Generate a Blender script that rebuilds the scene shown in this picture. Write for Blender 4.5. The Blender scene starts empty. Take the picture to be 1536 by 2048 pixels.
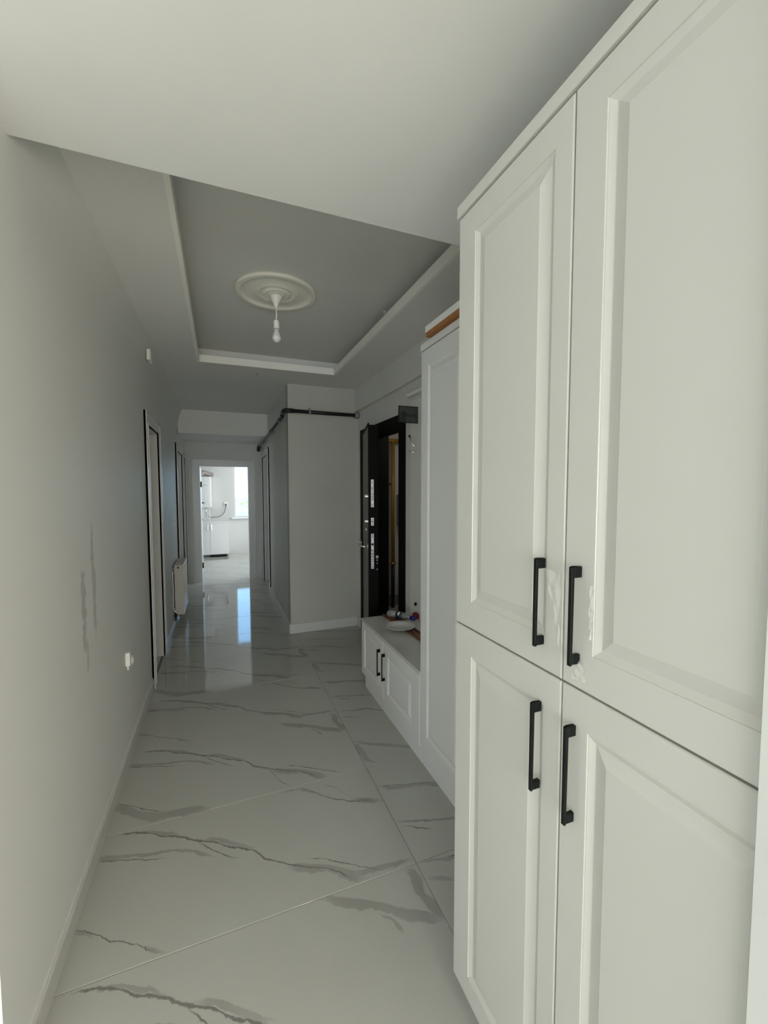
import bpy, bmesh, math, random
from mathutils import Vector, Matrix
random.seed(4)
S = bpy.context.scene
COL = S.collection
# ------------------------------------------------------------------ camera
cam_d = bpy.data.cameras.new('camera'); cam = bpy.data.objects.new('camera', cam_d); COL.objects.link(cam)
S.camera = cam
yaw, pitch, roll = .376364, -.0572724, -.00117
fw = Vector((math.sin(yaw)*math.cos(pitch), math.cos(yaw)*math.cos(pitch), math.sin(pitch)))
rt = Vector((math.cos(yaw), -math.sin(yaw), 0)); up = rt.cross(fw)
r2 = rt*math.cos(roll)+up*math.sin(roll); u2 = up*math.cos(roll)-rt*math.sin(roll)
M = Matrix((r2, u2, -fw)).transposed().to_4x4(); M.translation = Vector((0, 0, 1.5))
cam.matrix_world = M
cam_d.sensor_fit = 'HORIZONTAL'; cam_d.sensor_width = 36; cam_d.lens = 36*830.2/1536
cam_d.clip_start = .02; cam_d.clip_end = 500
# ------------------------------------------------------------------ world
W = bpy.data.worlds.new('world'); S.world = W; W.use_nodes = True
nt = W.node_tree; nt.nodes.clear()
bg = nt.nodes.new('ShaderNodeBackground'); wo = nt.nodes.new('ShaderNodeOutputWorld')
tc = nt.nodes.new('ShaderNodeTexCoord'); sx = nt.nodes.new('ShaderNodeSeparateXYZ'); rp = nt.nodes.new('ShaderNodeValToRGB')
nt.links.new(tc.outputs['Generated'], sx.inputs[0]); nt.links.new(sx.outputs[2], rp.inputs[0])
rp.color_ramp.elements[0].position = 0; rp.color_ramp.elements[0].color = (.42, .68, .92, 1)
rp.color_ramp.elements[1].position = .5; rp.color_ramp.elements[1].color = (.22, .50, .90, 1)
nt.links.new(rp.outputs[0], bg.inputs[0]); bg.inputs[1].default_value = 4.6
nt.links.new(bg.outputs[0], wo.inputs[0])
# ------------------------------------------------------------------ daylight at the windows, plus added fill lights
def area(name, loc, aim, sx_, sy_, power, col):
    l = bpy.data.lights.new(name, 'AREA'); l.shape = 'RECTANGLE'; l.size = sx_; l.size_y = sy_; l.energy = power; l.color = col
    o = bpy.data.objects.new(name, l); COL.objects.link(o); o.location = loc
    o.rotation_euler = Vector(aim).to_track_quat('-Z', 'Y').to_euler(); return o
area('daylight_side_window', (-3.97, -1.8, 1.2), (1, 0, 0), 1.2, 1.8, 8, (1.0, .84, .60))
area('daylight_back_window', (-1.4, -3.93, 1.15), (.12, 1, -.3), 3.5, 1.7, 100, (1.0, .88, .68))
area('daylight_right_window', (.53, -1.2, 1.15), (-1, .4, -.3), 1.7, 1.6, 74, (1.0, .885, .70))
area('kitchen_neutral_fill', (2.17, 8.9, 1.5), (-1, 0, 0), 1.4, 1.3, 55, (.93, .97, 1.0))  # added unseen fill to offset the blue sky light; no window there
area('daylight_bath_window', (-2.3, 3.9, 1.6), (1, 0, 0), .7, .8, .8, (1.0, .96, .86))
area('daylight_bedroom_window', (-3.3, 6.3, 1.4), (1, 0, 0), 1.3, 1.3, 9, (.95, .97, 1.0))
area('stairwell_fill', (2.1, 3.6, 2.3), (0, .5, -1), .4, .4, 3.2, (1.0, .93, .84))  # added fill to lift the stairwell tone; no lamp fixture there
S.view_settings.view_transform = 'Standard'; S.view_settings.look = 'None'
S.view_settings.gamma = 1; S.view_settings.use_curve_mapping = False; S.view_settings.exposure = 0.0
S.cycles.max_bounces = 12; S.cycles.diffuse_bounces = 8; S.cycles.use_denoising = True
# ------------------------------------------------------------------ materials
def mat(name, col, rough=.5, metal=0, spec=.5, coat=0, bump=None, mottle=None, trans=0, alpha=1, ior=1.5):
    m = bpy.data.materials.new(name); m.use_nodes = True; n = m.node_tree.nodes; L = m.node_tree.links
    b = n['Principled BSDF']; b.inputs['Base Color'].default_value = (*col, 1); b.inputs['Roughness'].default_value = rough
    b.inputs['Metallic'].default_value = metal; b.inputs['Specular IOR Level'].default_value = spec
    b.inputs['Coat Weight'].default_value = coat; b.inputs['Transmission Weight'].default_value = trans; b.inputs['IOR'].default_value = ior
    b.inputs['Alpha'].default_value = alpha
    g = n.new('ShaderNodeNewGeometry')
    def noise(sc, det=4):
        t = n.new('ShaderNodeTexNoise'); t.inputs['Scale'].default_value = sc; t.inputs['Detail'].default_value = det
        L.new(g.outputs['Position'], t.inputs['Vector']); return t
    if mottle:
        sc, amt = mottle; t = noise(sc); mr = n.new('ShaderNodeMapRange')
        mr.inputs[1].default_value = .35; mr.inputs[2].default_value = .65; mr.inputs[3].default_value = 1-amt; mr.inputs[4].default_value = 1+amt*.3
        L.new(t.outputs[0], mr.inputs[0]); mx = n.new('ShaderNodeVectorMath'); mx.operation = 'SCALE'
        mx.inputs[0].default_value = col; L.new(mr.outputs[0], mx.inputs['Scale']); L.new(mx.outputs[0], b.inputs['Base Color'])
    if bump:
        sc, st, di = bump; t = noise(sc, 3); bp = n.new('ShaderNodeBump'); bp.inputs['Strength'].default_value = st; bp.inputs['Distance'].default_value = di
        L.new(t.outputs[0], bp.inputs['Height']); L.new(bp.outputs[0], b.inputs['Normal'])
    return m
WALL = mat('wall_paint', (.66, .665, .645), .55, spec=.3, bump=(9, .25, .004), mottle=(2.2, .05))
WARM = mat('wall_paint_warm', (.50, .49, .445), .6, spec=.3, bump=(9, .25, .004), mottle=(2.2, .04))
CEIL = mat('ceiling_paint', (.76, .76, .735), .65, spec=.25, bump=(7, .15, .003), mottle=(1.6, .03))
TRAY = mat('tray_paint', (.72, .72, .70), .7, spec=.2, mottle=(1.6, .03))
LIP = mat('cove_lip_plaster', (.86, .85, .80), .5)
TRIM = mat('trim_gloss_white', (.64, .655, .65), .27, bump=(30, .1, .001))
BASEW = mat('baseboard_satin_white', (.60, .60, .575), .35)
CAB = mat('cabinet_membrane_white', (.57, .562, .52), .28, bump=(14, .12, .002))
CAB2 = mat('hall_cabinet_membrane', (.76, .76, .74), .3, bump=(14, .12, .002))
CABTOP = mat('bench_worktop_gloss', (.60, .60, .58), .12)
BLACK = mat('matt_black_metal', (.004, .006, .006), .45, spec=.22)
DOORBLK = mat('black_steel_door', (.004, .004, .004), .7, spec=.15)
CHROME = mat('chrome', (.8, .8, .8), .18, metal=1)
STEEL = mat('brushed_lock_steel', (.75, .75, .74), .3, metal=.6, mottle=(160, .5))
PLASTER = mat('rosette_plaster', (.88, .86, .79), .45)
PLAST = mat('white_plastic', (.85, .85, .82), .3)
GLASSY = mat('bulb_glass', (.92, .92, .9), .08, trans=.35)
BROWN = mat('reddish_wood_laminate', (.16, .045, .018), .4, mottle=(24, .35))
MDF = mat('bare_fibreboard_edge', (.40, .17, .055), .75, mottle=(60, .2))
CERAM = mat('plate_porcelain', (.72, .72, .70), .12)
RADM = mat('radiator_enamel', (.62, .60, .56), .25)
PIPEBLK = mat('black_pipe_insulation', (.008, .008, .009), .5)
YEL = mat('yellow_gas_pipe', (.27, .14, .012), .35)
BLUE = mat('blue_plastic_cap', (.006, .012, .25), .3)
NAVY = mat('navy_bottle_label', (.02, .03, .07), .4)
PET = mat('clear_bottle_plastic', (.85, .9, .92), .12, trans=.8, ior=1.2)
RED = mat('dark_red_fabric', (.22, .02, .03), .8)
BRASS = mat('brass_fitting', (.35, .22, .1), .35, metal=.9)
LEAFIN = mat('door_inner_laminate', (.12, .117, .10), .4, mottle=(6, .08))
DARKIN = mat('shadow_gap_black', (.02, .02, .02), .8)
GREYP = mat('grey_box_paint', (.22, .23, .24), .5)
BARK = mat('tree_bark', (.3, .25, .18), .9)
LEAF = mat('tree_leaves', (.85, .72, .35), .8)  # sunlight put into the pale warm leaf colour
GROUND = mat('pale_ground', (.9, .72, .5), .9, mottle=(.2, .2))  # warm albedo stands in for sunlight on the ground
GROUT = mat('tile_grout', (.20, .195, .18), .9)
SMOKE = mat('smoked_glass', (.055, .06, .06), .2, spec=.3, alpha=.70)
FILM = mat('clear_peeled_film', (.90, .90, .86), .10, alpha=.26)
def glass_mat():
    m = bpy.data.materials.new('window_glass'); m.use_nodes = True; n = m.node_tree.nodes; L = m.node_tree.links; n.remove(n['Principled BSDF'])
    t = n.new('ShaderNodeBsdfTransparent'); g = n.new('ShaderNodeBsdfGlossy'); g.inputs['Roughness'].default_value = .02
    f = n.new('ShaderNodeFresnel'); f.inputs[0].default_value = 1.3; mx = n.new('ShaderNodeMixShader')
    L.new(f.outputs[0], mx.inputs[0]); L.new(t.outputs[0], mx.inputs[1]); L.new(g.outputs[0], mx.inputs[2]); L.new(mx.outputs[0], n['Material Output'].inputs[0]); return m
GLASS = glass_mat()
def stained_wall():
    m = mat('wall_paint_scuffed', (.76, .765, .74), .55, spec=.3, bump=(9, .25, .004)); n = m.node_tree.nodes; L = m.node_tree.links
    b = n['Principled BSDF']; g = n.new('ShaderNodeNewGeometry')
    nz = n.new('ShaderNodeTexNoise'); nz.inputs['Scale'].default_value = 22; nz.inputs['Detail'].default_value = 5; L.new(g.outputs['Position'], nz.inputs['Vector'])
    cur = None
    for (y, z, a, c, k) in ((1.905, 1.06, .030, .13, .40), (1.93, .85, .016, .10, .28), (2.045, 1.27, .018, .08, .40), (2.05, 1.07, .030, .19, .36), (1.9, .93, .020, .07, .38)):
        ad = n.new('ShaderNodeVectorMath'); ad.operation = 'SUBTRACT'; ad.inputs[1].default_value = (-.5, y, z); L.new(g.outputs['Position'], ad.inputs[0])
        ml = n.new('ShaderNodeVectorMath'); ml.operation = 'MULTIPLY'; ml.inputs[1].default_value = (0, 1/a, 1/c); L.new(ad.outputs[0], ml.inputs[0])
        ln = n.new('ShaderNodeVectorMath'); ln.operation = 'LENGTH'; L.new(ml.outputs[0], ln.inputs[0])
        s = n.new('ShaderNodeMath'); s.operation = 'MULTIPLY_ADD'; L.new(nz.outputs[0], s.inputs[0]); s.inputs[1].default_value = 2.4; L.new(ln.outputs['Value'], s.inputs[2])
        r = n.new('ShaderNodeMapRange'); r.inputs[1].default_value = 1.9; r.inputs[2].default_value = 2.3; r.inputs[3].default_value = k; r.inputs[4].default_value = 0
        L.new(s.outputs[0], r.inputs[0])
        if cur is None: cur = r.outputs[0]
        else:
            q = n.new('ShaderNodeMath'); q.operation = 'MAXIMUM'; L.new(cur, q.inputs[0]); L.new(r.outputs[0], q.inputs[1]); cur = q.outputs[0]
    mx = n.new('ShaderNodeMix'); mx.data_type = 'RGBA'; mx.inputs['A'].default_value = (.76, .765, .74, 1); mx.inputs['B'].default_value = (.2, .2, .19, 1)
    L.new(cur, mx.inputs['Factor']); L.new(mx.outputs['Result'], b.inputs['Base Color']); return m
SCUFF = stained_wall()
TU, TV = 1.2, .607
def marble(name, veins, seed):
    """veins: (points[(u,v)], width m, kind) ; drawn by float curves in the tile's own coordinates"""
    m = bpy.data.materials.new(name); m.use_nodes = True; n = m.node_tree.nodes; L = m.node_tree.links; b = n['Principled BSDF']
    tcn = n.new('ShaderNodeTexCoord'); P = tcn.outputs['Object']
    def math_(op, a, b_=None, c=None):
        q = n.new('ShaderNodeMath'); q.operation = op
        for i, v in enumerate((a, b_, c)):
            if v is None: continue
            if isinstance(v, (int, float)): q.inputs[i].default_value = v
            else: L.new(v, q.inputs[i])
        return q.outputs[0]
    off = n.new('ShaderNodeVectorMath'); off.operation = 'ADD'; off.inputs[1].default_value = (seed*3.1, 0, 0); L.new(P, off.inputs[0])
    def nz(sc, det, rough=.55):
        t = n.new('ShaderNodeTexNoise'); t.inputs['Scale'].default_value = sc; t.inputs['Detail'].default_value = det; t.inputs['Roughness'].default_value = rough
        L.new(off.outputs[0], t.inputs['Vector']); return t
    nd = nz(9, 5, .62); nf = nz(45, 3); nb = nz(5, 4)
    s = n.new('ShaderNodeSeparateXYZ'); L.new(P, s.inputs[0])
    wob = math_('MULTIPLY_ADD', nd.outputs[0], .05, -.025); wob = math_('ADD', wob, math_('MULTIPLY_ADD', nf.outputs[0], .010, -.005))
    U = math_('MULTIPLY', s.outputs[0], 1/TU); V = math_('MULTIPLY', math_('ADD', s.outputs[1], wob), 1/TV)
    U = math_('ADD', U, math_('MULTIPLY_ADD', nb.outputs[0], .03, -.015))
    def curve(inp, pts):
        f = n.new('ShaderNodeFloatCurve'); c = f.mapping.curves[0]; f.mapping.use_clip = False
        pts = sorted(pts); 
        while len(c.points) < len(pts): c.points.new(.5, .5)
        for q, (a, v) in zip(c.points, pts): q.location = (a, v); q.handle_type = 'AUTO_CLAMPED'
        f.mapping.update(); f.inputs[0].default_value = 1; L.new(inp, f.inputs[1]); return f.outputs[0]
    cur = None
    for pts, w, kind in veins:
        swap = kind.startswith('s'); k = kind[-1]
        a, o = (V, U) if swap else (U, V); lo = TV if not swap else TU
        pp = [((v, u) if swap else (u, v)) for u, v in pts]; pp.sort()
        x0, x1 = pp[0][0], pp[-1][0]
        F = curve(a, [(min(max(x, 0), 1), (y+.2)/1.4) for x, y in pp])
        d = math_('ABSOLUTE', math_('SUBTRACT', o, math_('MULTIPLY_ADD', F, 1.4, -.2)))
        d = math_('MULTIPLY', d, lo)
        # window along the vein with tapering ends
        r = n.new('ShaderNodeMapRange'); r.inputs[1].default_value = x0-.012; r.inputs[2].default_value = x0+.03; L.new(a, r.inputs[0])
        r_ = n.new('ShaderNodeMapRange'); r_.inputs[1].default_value = x1+.012; r_.inputs[2].default_value = x1-.04; L.new(a, r_.inputs[0])
        win = math_('MULTIPLY', r.outputs[0], r_.outputs[0])
        if k == 'd': wv = math_('MULTIPLY', math_('MULTIPLY_ADD', nd.outputs[0], 2.6, -.5), w)      # dark hair vein
        else: wv = math_('MULTIPLY', math_('MULTIPLY_ADD', nd.outputs[0], 1.6, .0), w)              # soft grey body
        wv = math_('MAXIMUM', math_('MULTIPLY', wv, win), .0004)
        t = n.new('ShaderNodeMapRange'); t.interpolation_type = 'SMOOTHSTEP'; L.new(math_('DIVIDE', d, wv), t.inputs[0])
        t.inputs[1].default_value = .25 if k == 'd' else .62; t.inputs[2].default_value = 1.0
        t.inputs[3].default_value = .70 if k == 'd' else .33; t.inputs[4].default_value = 0
        out = math_('MULTIPLY', t.outputs[0], win)
        if k == 'g': out = math_('MULTIPLY', out, math_('MULTIPLY_ADD', nb.outputs[0], 1.3, .3))
        cur = out if cur is None else math_('MAXIMUM', cur, out)
    # faint haze and specks
    base = n.new('ShaderNodeMix'); base.data_type = 'RGBA'; base.inputs['A'].default_value = (.47, .475, .44, 1); base.inputs['B'].default_value = (.43, .43, .395, 1)
    L.new(nb.outputs[0], base.inputs['Factor'])
    mx = n.new('ShaderNodeMix'); mx.data_type = 'RGBA'; mx.inputs['B'].default_value = (.10, .095, .085, 1); L.new(base.outputs['Result'], mx.inputs['A'])
    L.new(math_('MINIMUM', cur, .9), mx.inputs['Factor']); L.new(mx.outputs['Result'], b.inputs['Base Color'])
    b.inputs['Roughness'].default_value = .055; b.inputs['IOR'].default_value = 1.52
    wv = n.new('ShaderNodeTexNoise'); wv.inputs['Scale'].default_value = 3.5; wv.inputs['Detail'].default_value = 2
    g2 = n.new('ShaderNodeNewGeometry'); L.new(g2.outputs['Position'], wv.inputs['Vector'])
    bp = n.new('ShaderNodeBump'); bp.inputs['Strength'].default_value = .06; bp.inputs['Distance'].default_value = .004
    L.new(wv.outputs[0], bp.inputs['Height']); L.new(bp.outputs[0], b.inputs['Normal'])
    return m
MAIN = [
    ([(.05, .985), (.10, .967), (.16, .905), (.213, .85), (.257, .81), (.31, .738), (.366, .671), (.43, .575), (.485, .51), (.54, .40), (.618, .28), (.70, .19), (.76, .11), (.80, .02)], .0085, 'd'),
    ([(.08, .975), (.15, .93), (.22, .87), (.27, .81)], .011, 'g'),
    ([(.33, .73), (.40, .655), (.46, .56), (.51, .50)], .020, 'g'),
    ([(.60, .28), (.67, .215), (.72, .17), (.78, .09), (.83, .02)], .034, 'g'),
    ([(.31, .735), (.345, .655), (.379, .585), (.417, .52), (.453, .47)], .006, 'd'),
    ([(.219, .906), (.239, .845), (.279, .79)], .008, 'sg'),
    ([(0, .792), (.055, .755), (.086, .737), (.142, .703), (.204, .647), (.245, .61)], .005, 'd'),
    ([(0, .822), (.051, .79), (.10, .765), (.16, .73), (.24, .69), (.305, .64), (.346, .59), (.38, .535)], .013, 'g'),
    ([(0, .80), (.04, .78), (.10, .75)], .024, 'g')]
MA = marble('porcelain_marble_print', MAIN+[
    ([(.787, .088), (.829, .065), (.88, .055), (.93, .04), (1, .03)], .018, 'g'),
    ([(.66, .30), (.72, .245), (.77, .185), (.83, .10), (.90, .02)], .005, 'd'),
    ([(.68, .99), (.73, .93), (.779, .83), (.82, .75), (.873, .69), (.93, .655), (.985, .60)], .0065, 'd'),
    ([(.63, .985), (.69, .95), (.75, .88), (.79, .80)], .010, 'g'),
    ([(.88, .70), (.93, .655), (1, .59)], .024, 'g'),
    ([(.79, .945), (.839, .87), (.871, .76), (.896, .71)], .0045, 'd'),
    ([(0, .34), (.053, .275), (.098, .20), (.152, .14), (.211, .06), (.25, .01)], .0055, 'd'),
    ([(0, .33), (.04, .28), (.07, .23)], .014, 'g'),
    ([(.19, .09), (.225, .045), (.26, .01)], .018, 'g'),
], 0)
MD = marble('porcelain_marble_print_blotched', MAIN+[
    ([(.66, .30), (.72, .245), (.77, .185), (.83, .10), (.90, .02)], .006, 'd'),
    ([(.52, .40), (.575, .33), (.61, .22), (.63, .12), (.68, .0)], .0055, 'd'),
    ([(.67, .28), (.705, .145), (.745, .03)], .0045, 'd'),
    ([(.67, .995), (.734, .93), (.79, .875), (.85, .80), (.90, .73), (.96, .665), (1, .61)], .034, 'g'),
    ([(.965, .99), (.972, .90), (.968, .82), (.985, .72), (1, .62)], .034, 'sg'),
    ([(.82, .79), (.855, .72), (.87, .64)], .012, 'sg'),
    ([(0, .345), (.053, .276), (.104, .2), (.15, .14), (.20, .10)], .0055, 'd'),
    ([(0, .31), (.06, .215), (.12, .115), (.19, .06), (.25, .05), (.31, .03), (.36, .01)], .040, 'g'),
], 0)
MB = marble('porcelain_marble_print_turned', [
    ([(.01, .747), (.069, .69), (.133, .664), (.19, .64), (.245, .604), (.4, .5), (.6, .38)], .022, 'g'),
    ([(.01, .76), (.08, .71), (.15, .67), (.25, .62)], .0045, 'd'),
    ([(.01, .36), (.079, .305), (.148, .26), (.23, .225), (.4, .1)], .014, 'g'),
    ([(.01, .35), (.08, .30), (.16, .25)], .005, 'd'),
    ([(.01, .308), (.067, .256), (.13, .20)], .005, 'd'),
], 3)
MC = marble('porcelain_marble_print_offset', [
    ([(.0, .42), (.069, .32), (.148, .24), (.231, .15), (.35, .02)], .028, 'g'),
    ([(.008, .38), (.014, .25), (.02, .10), (.05, .04)], .024, 'sg'),
    ([(.01, .99), (.10, .96), (.173, .92), (.238, .84), (.4, .7)], .010, 'g'),
    ([(.10, .98), (.173, .93), (.238, .85), (.33, .77)], .006, 'd'),
    ([(.01, .87), (.05, .84), (.10, .79)], .020, 'g'),
], 5)
# ------------------------------------------------------------------ helpers
def box(bm, x0, x1, y0, y1, z0, z1):
    v = [bm.verts.new(p) for p in ((x0,y0,z0),(x1,y0,z0),(x1,y1,z0),(x0,y1,z0),(x0,y0,z1),(x1,y0,z1),(x1,y1,z1),(x0,y1,z1))]
    for f in ((0,3,2,1),(4,5,6,7),(0,1,5,4),(1,2,6,5),(2,3,7,6),(3,0,4,7)): bm.faces.new([v[i] for i in f])
    return v
def fin(name, bm, m, parent=None, bev=0, smooth=False, seg=2):
    if bev:
        bmesh.ops.bevel(bm, geom=bm.edges[:], offset=bev, segments=seg, affect='EDGES', profile=.5, clamp_overlap=True)
    me = bpy.data.meshes.new(name); bmesh.ops.recalc_face_normals(bm, faces=bm.faces[:]); bm.to_mesh(me); bm.free(); me.materials.append(m)
    if smooth:
        for p in me.polygons: p.use_smooth = True
    o = bpy.data.objects.new(name, me); COL.objects.link(o); o.parent = parent
    return o
def bx(name, m, *boxes, parent=None, bev=0):
    bm = bmesh.new()
    for b in boxes: box(bm, *b)
    return fin(name, bm, m, parent, bev)
def struct(o): o['kind'] = 'structure'; return o
def tag(o, label, cat, group=None):
    o['label'] = label; o['category'] = cat
    if group: o['group'] = group
    return o
def empty(name, loc, label=None, cat=None, group=None):
    o = bpy.data.objects.new(name, None); COL.objects.link(o); o.location = (0, 0, 0); o.empty_display_size = .05
    o['base'] = str(loc)
    if label: tag(o, label, cat, group)
    return o
def tube(bm, pts, r, n=12, cap=True):
    pts = [Vector(p) for p in pts]; rings = []; up0 = None
    for i, p in enumerate(pts):
        d = (pts[min(i+1, len(pts)-1)]-pts[max(i-1, 0)]).normalized()
        if up0 is None: up0 = Vector((0, 0, 1)) if abs(d.z) < .9 else Vector((1, 0, 0))
        a = d.cross(up0).normalized(); b = a.cross(d).normalized(); up0 = b
        rr = r[i] if isinstance(r, (list, tuple)) else r
        rings.append([bm.verts.new(p+a*math.cos(t)*rr+b*math.sin(t)*rr) for t in [2*math.pi*k/n for k in range(n)]])
    for A, B in zip(rings, rings[1:]):
        for k in range(n): bm.faces.new((A[k], A[(k+1) % n], B[(k+1) % n], B[k]))
    if cap: bm.faces.new(rings[0][::-1]); bm.faces.new(rings[-1])
def arc(pts, n=6, rad=.05):
    """round the corners of a polyline"""
    P = [Vector(p) for p in pts]; out = [P[0]]
    for a, b, c in zip(P, P[1:], P[2:]):
        r = min(rad, (a-b).length*.49, (c-b).length*.49); s = b+(a-b).normalized()*r; e = b+(c-b).normalized()*r
        for i in range(n+1):
            t = i/n; out.append(s*(1-t)**2+b*2*t*(1-t)+e*t*t)
    return out+[P[-1]]
def tub(name, m, pts, r, parent=None, n=12):
    bm = bmesh.new(); tube(bm, pts, r, n); return fin(name, bm, m, parent, smooth=True)
def lathe(name, m, prof, c, parent=None, n=48, axis='z', dirv=1):
    bm = bmesh.new(); rings = []
    for r, h in prof:
        ring = []
        for k in range(n):
            t = 2*math.pi*k/n; a, b = r*math.cos(t), r*math.sin(t)
            p = (c[0]+a, c[1]+b, c[2]+h*dirv) if axis == 'z' else ((c[0]+h*dirv, c[1]+a, c[2]+b) if axis == 'x' else (c[0]+a, c[1]+h*dirv, c[2]+b))
            ring.append(bm.verts.new(p))
        rings.append(ring)
    for A, B in zip(rings, rings[1:]):
        for k in range(n): bm.faces.new((A[k], A[(k+1) % n], B[(k+1) % n], B[k]))
    if prof[0][0] > 1e-4: bm.faces.new(rings[0][::-1])
    if prof[-1][0] > 1e-4: bm.faces.new(rings[-1])
    bmesh.ops.remove_doubles(bm, verts=bm.verts[:], dist=1e-6)
    o = fin(name, bm, m, parent, smooth=True)
    return o
def panel_door(name, m, x, y0, y1, z0, z1, ins, parent, th=.018):
    """raised-panel front facing -x; ins = insets (far y1, near y0, top, bottom) of the moulding"""
    bm = bmesh.new(); F, N, T, B = ins; e = .0022
    def ring(a, d):  # a = extra inset past the moulding edge, d = depth
        return [bm.verts.new((x+d, yy, zz)) for yy, zz in ((y0+N+a, z0+B+a), (y1-F-a, z0+B+a), (y1-F-a, z1-T-a), (y0+N+a, z1-T-a))]
    back = [bm.verts.new((x+th, yy, zz)) for yy, zz in ((y0, z0), (y1, z0), (y1, z1), (y0, z1))]
    side = [bm.verts.new((x+e, yy, zz)) for yy, zz in ((y0, z0), (y1, z0), (y1, z1), (y0, z1))]
    face = [bm.verts.new((x, yy, zz)) for yy, zz in ((y0+e, z0+e), (y1-e, z0+e), (y1-e, z1-e), (y0+e, z1-e))]
    rs = [back, side, face] + [ring(a, d) for a, d in ((0, 0), (.0010, .0020), (.0030, .0022), (.0130, .0072), (.0145, .0074), (.038, .0010), (.040, .0002))]
    for A, C in zip(rs, rs[1:]):
        for k in range(4): bm.faces.new((A[k], A[(k+1) % 4], C[(k+1) % 4], C[k]))
    bm.faces.new(rs[-1]); bm.faces.new(back[::-1])
    return fin(name, bm, m, parent)
def bar_handle(name, x, y0, z0, z1, parent, p=.024, w=.0085):
    bm = bmesh.new(); t = .0060; h = .020
    box(bm, x-p, x-p+t, y0, y0+w, z0, z1); vs = box(bm, x-p+t, x, y0, y0+w, z1-h, z1)
    lo = box(bm, x-p+t, x, y0, y0+w, z0+.002, z0+h); bmesh.ops.remove_doubles(bm, verts=bm.verts[:], dist=1e-6)
    bmesh.ops.bevel(bm, geom=bm.edges[:], offset=.0012, segments=1, affect='EDGES', clamp_overlap=True)
    return fin(name, bm, BLACK, parent)
# ------------------------------------------------------------------ floor and tiles
fl = struct(bx('floor', GROUT, (-4.2, 2.4, -4.2, 10.3, -.2, -.0025)))
tm = {}
def tile_mesh(k, m):
    bm = bmesh.new(); box(bm, .001, TU-.001, .001, TV-.001, -.012, 0)
    bmesh.ops.bevel(bm, geom=[e for e in bm.edges if all(v.co.z > -.001 for v in e.verts)], offset=.0008, segments=1, affect='EDGES')
    me = bpy.data.meshes.new('tile_print'); bm.to_mesh(me); bm.free(); me.materials.append(m); tm[k] = me
tile_mesh('A', MA); tile_mesh('B', MB); tile_mesh('C', MC); tile_mesh('D', MD)
for ci in range(-3, 2):
    x0 = -.5+ci*1.2
    for j in range(-7, 15):
        y0 = 1.423+j*TV
        if y0 < -.5 and ci > 0: continue
        if ci < 0 and y0 > .9 and not (y0 > 7.0 and ci == -1): continue
        if ci == 1 and 4.2 < y0 < 6.9: continue
        k = ('A' if j % 2 == 0 else 'D') if ci <= 0 else ('B' if j % 2 == 0 else 'C')
        t = bpy.data.objects.new('tile', tm[k]); COL.objects.link(t); t.parent = fl; t.location = (x0, y0, random.uniform(-.0002, .0002))
        t.rotation_euler = (random.uniform(-.0007, .0007), random.uniform(-.0005, .0005), 0)
        if ci < 0 and (j+ci) % 2: t.rotation_euler.z = math.pi; t.location.x += TU; t.location.y += TV
# ------------------------------------------------------------------ shell
struct(bx('ceiling', CEIL, (-4.2, 1.4, -4.2, 1.392, 2.405, 2.62)))            # lowered ceiling over the living room
struct(bx('light_stop_slab', CEIL, (-4.2, 4.0, -4.2, 10.5, 2.80, 2.95)))  # unseen cover added to keep sky light from leaking in
TX0, TX1, TY0, TY1 = -.135, 1.005, 1.56, 3.80
hc = struct(bx('ceiling_hall', CEIL, (-.52, TX0, 1.392, 6.15, 2.545, 2.565), (TX1, 1.40, 1.392, 6.15, 2.545, 2.565),
   (TX0, TX1, 1.392, TY0, 2.545, 2.565), (TX0, TX1, TY1, 6.15, 2.545, 2.565)))
t_ = .018; i_ = .002
bx('cove_lip', LIP, (TX0-t_, TX0+i_, TY0-t_, TY1+t_, 2.544, 2.603), (TX1-i_, TX1+t_, TY0-t_, TY1+t_, 2.544, 2.603), (TX0+i_, TX1-i_, TY1-i_, TY1+t_, 2.544, 2.603), (TX0+i_, TX1-i_, TY0-t_, TY0+i_, 2.544, 2.603), parent=hc)
o_ = .13
bx('tray_side', TRAY, (TX0-o_-.02, TX0-o_, TY0-o_, TY1+o_, 2.56, 2.70), (TX1+o_, TX1+o_+.02, TY0-o_, TY1+o_, 2.56, 2.70), (TX0-o_, TX1+o_, TY1+o_, TY1+o_+.02, 2.56, 2.70), (TX0-o_, TX1+o_, TY0-o_-.02, TY0-o_, 2.56, 2.70), parent=hc)
bx('tray_top', TRAY, (TX0-o_-.02, TX1+o_+.02, TY0-o_-.02, TY1+o_+.02, 2.69, 2.72), parent=hc)
struct(bx('ceiling_lowered_end', CEIL, (-.52, .70, 6.15, 7.24, 2.235, 2.56)))
# left wall: near length, between doors; its plaster thickens a little towards the ceiling
LD = ((3.55, 4.13, 1.975), (5.82, 6.55, 1.972), (6.86, 7.10, 1.97))
def leanwall(bm, y0, y1, z0):
    zs = [z for z in (z0, 2.10) if z >= z0]
    prof = [(-.5, z0)] + ([(-.5, 2.10)] if z0 < 2.09 else []) + [(-.435, 2.55), (-.435, 2.62), (-.66, 2.62), (-.66, z0)]
    A = [bm.verts.new((a, y0, c)) for a, c in prof]; B = [bm.verts.new((a, y1, c)) for a, c in prof]; n = len(prof)
    bm.faces.new(A); bm.faces.new(B[::-1])
    for k in range(n): bm.faces.new((A[k], B[k], B[(k+1) % n], A[(k+1) % n]))
bm = bmesh.new()
def wprof(t=1): return [(-.5, 0), (-.5, 2.12)]+[(-.5+.065*(q/8)**4, 2.12+.43*q/8) for q in range(1, 9)]+[(-.435, 2.62), (-.66, 2.62), (-.66, 0)]
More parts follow.
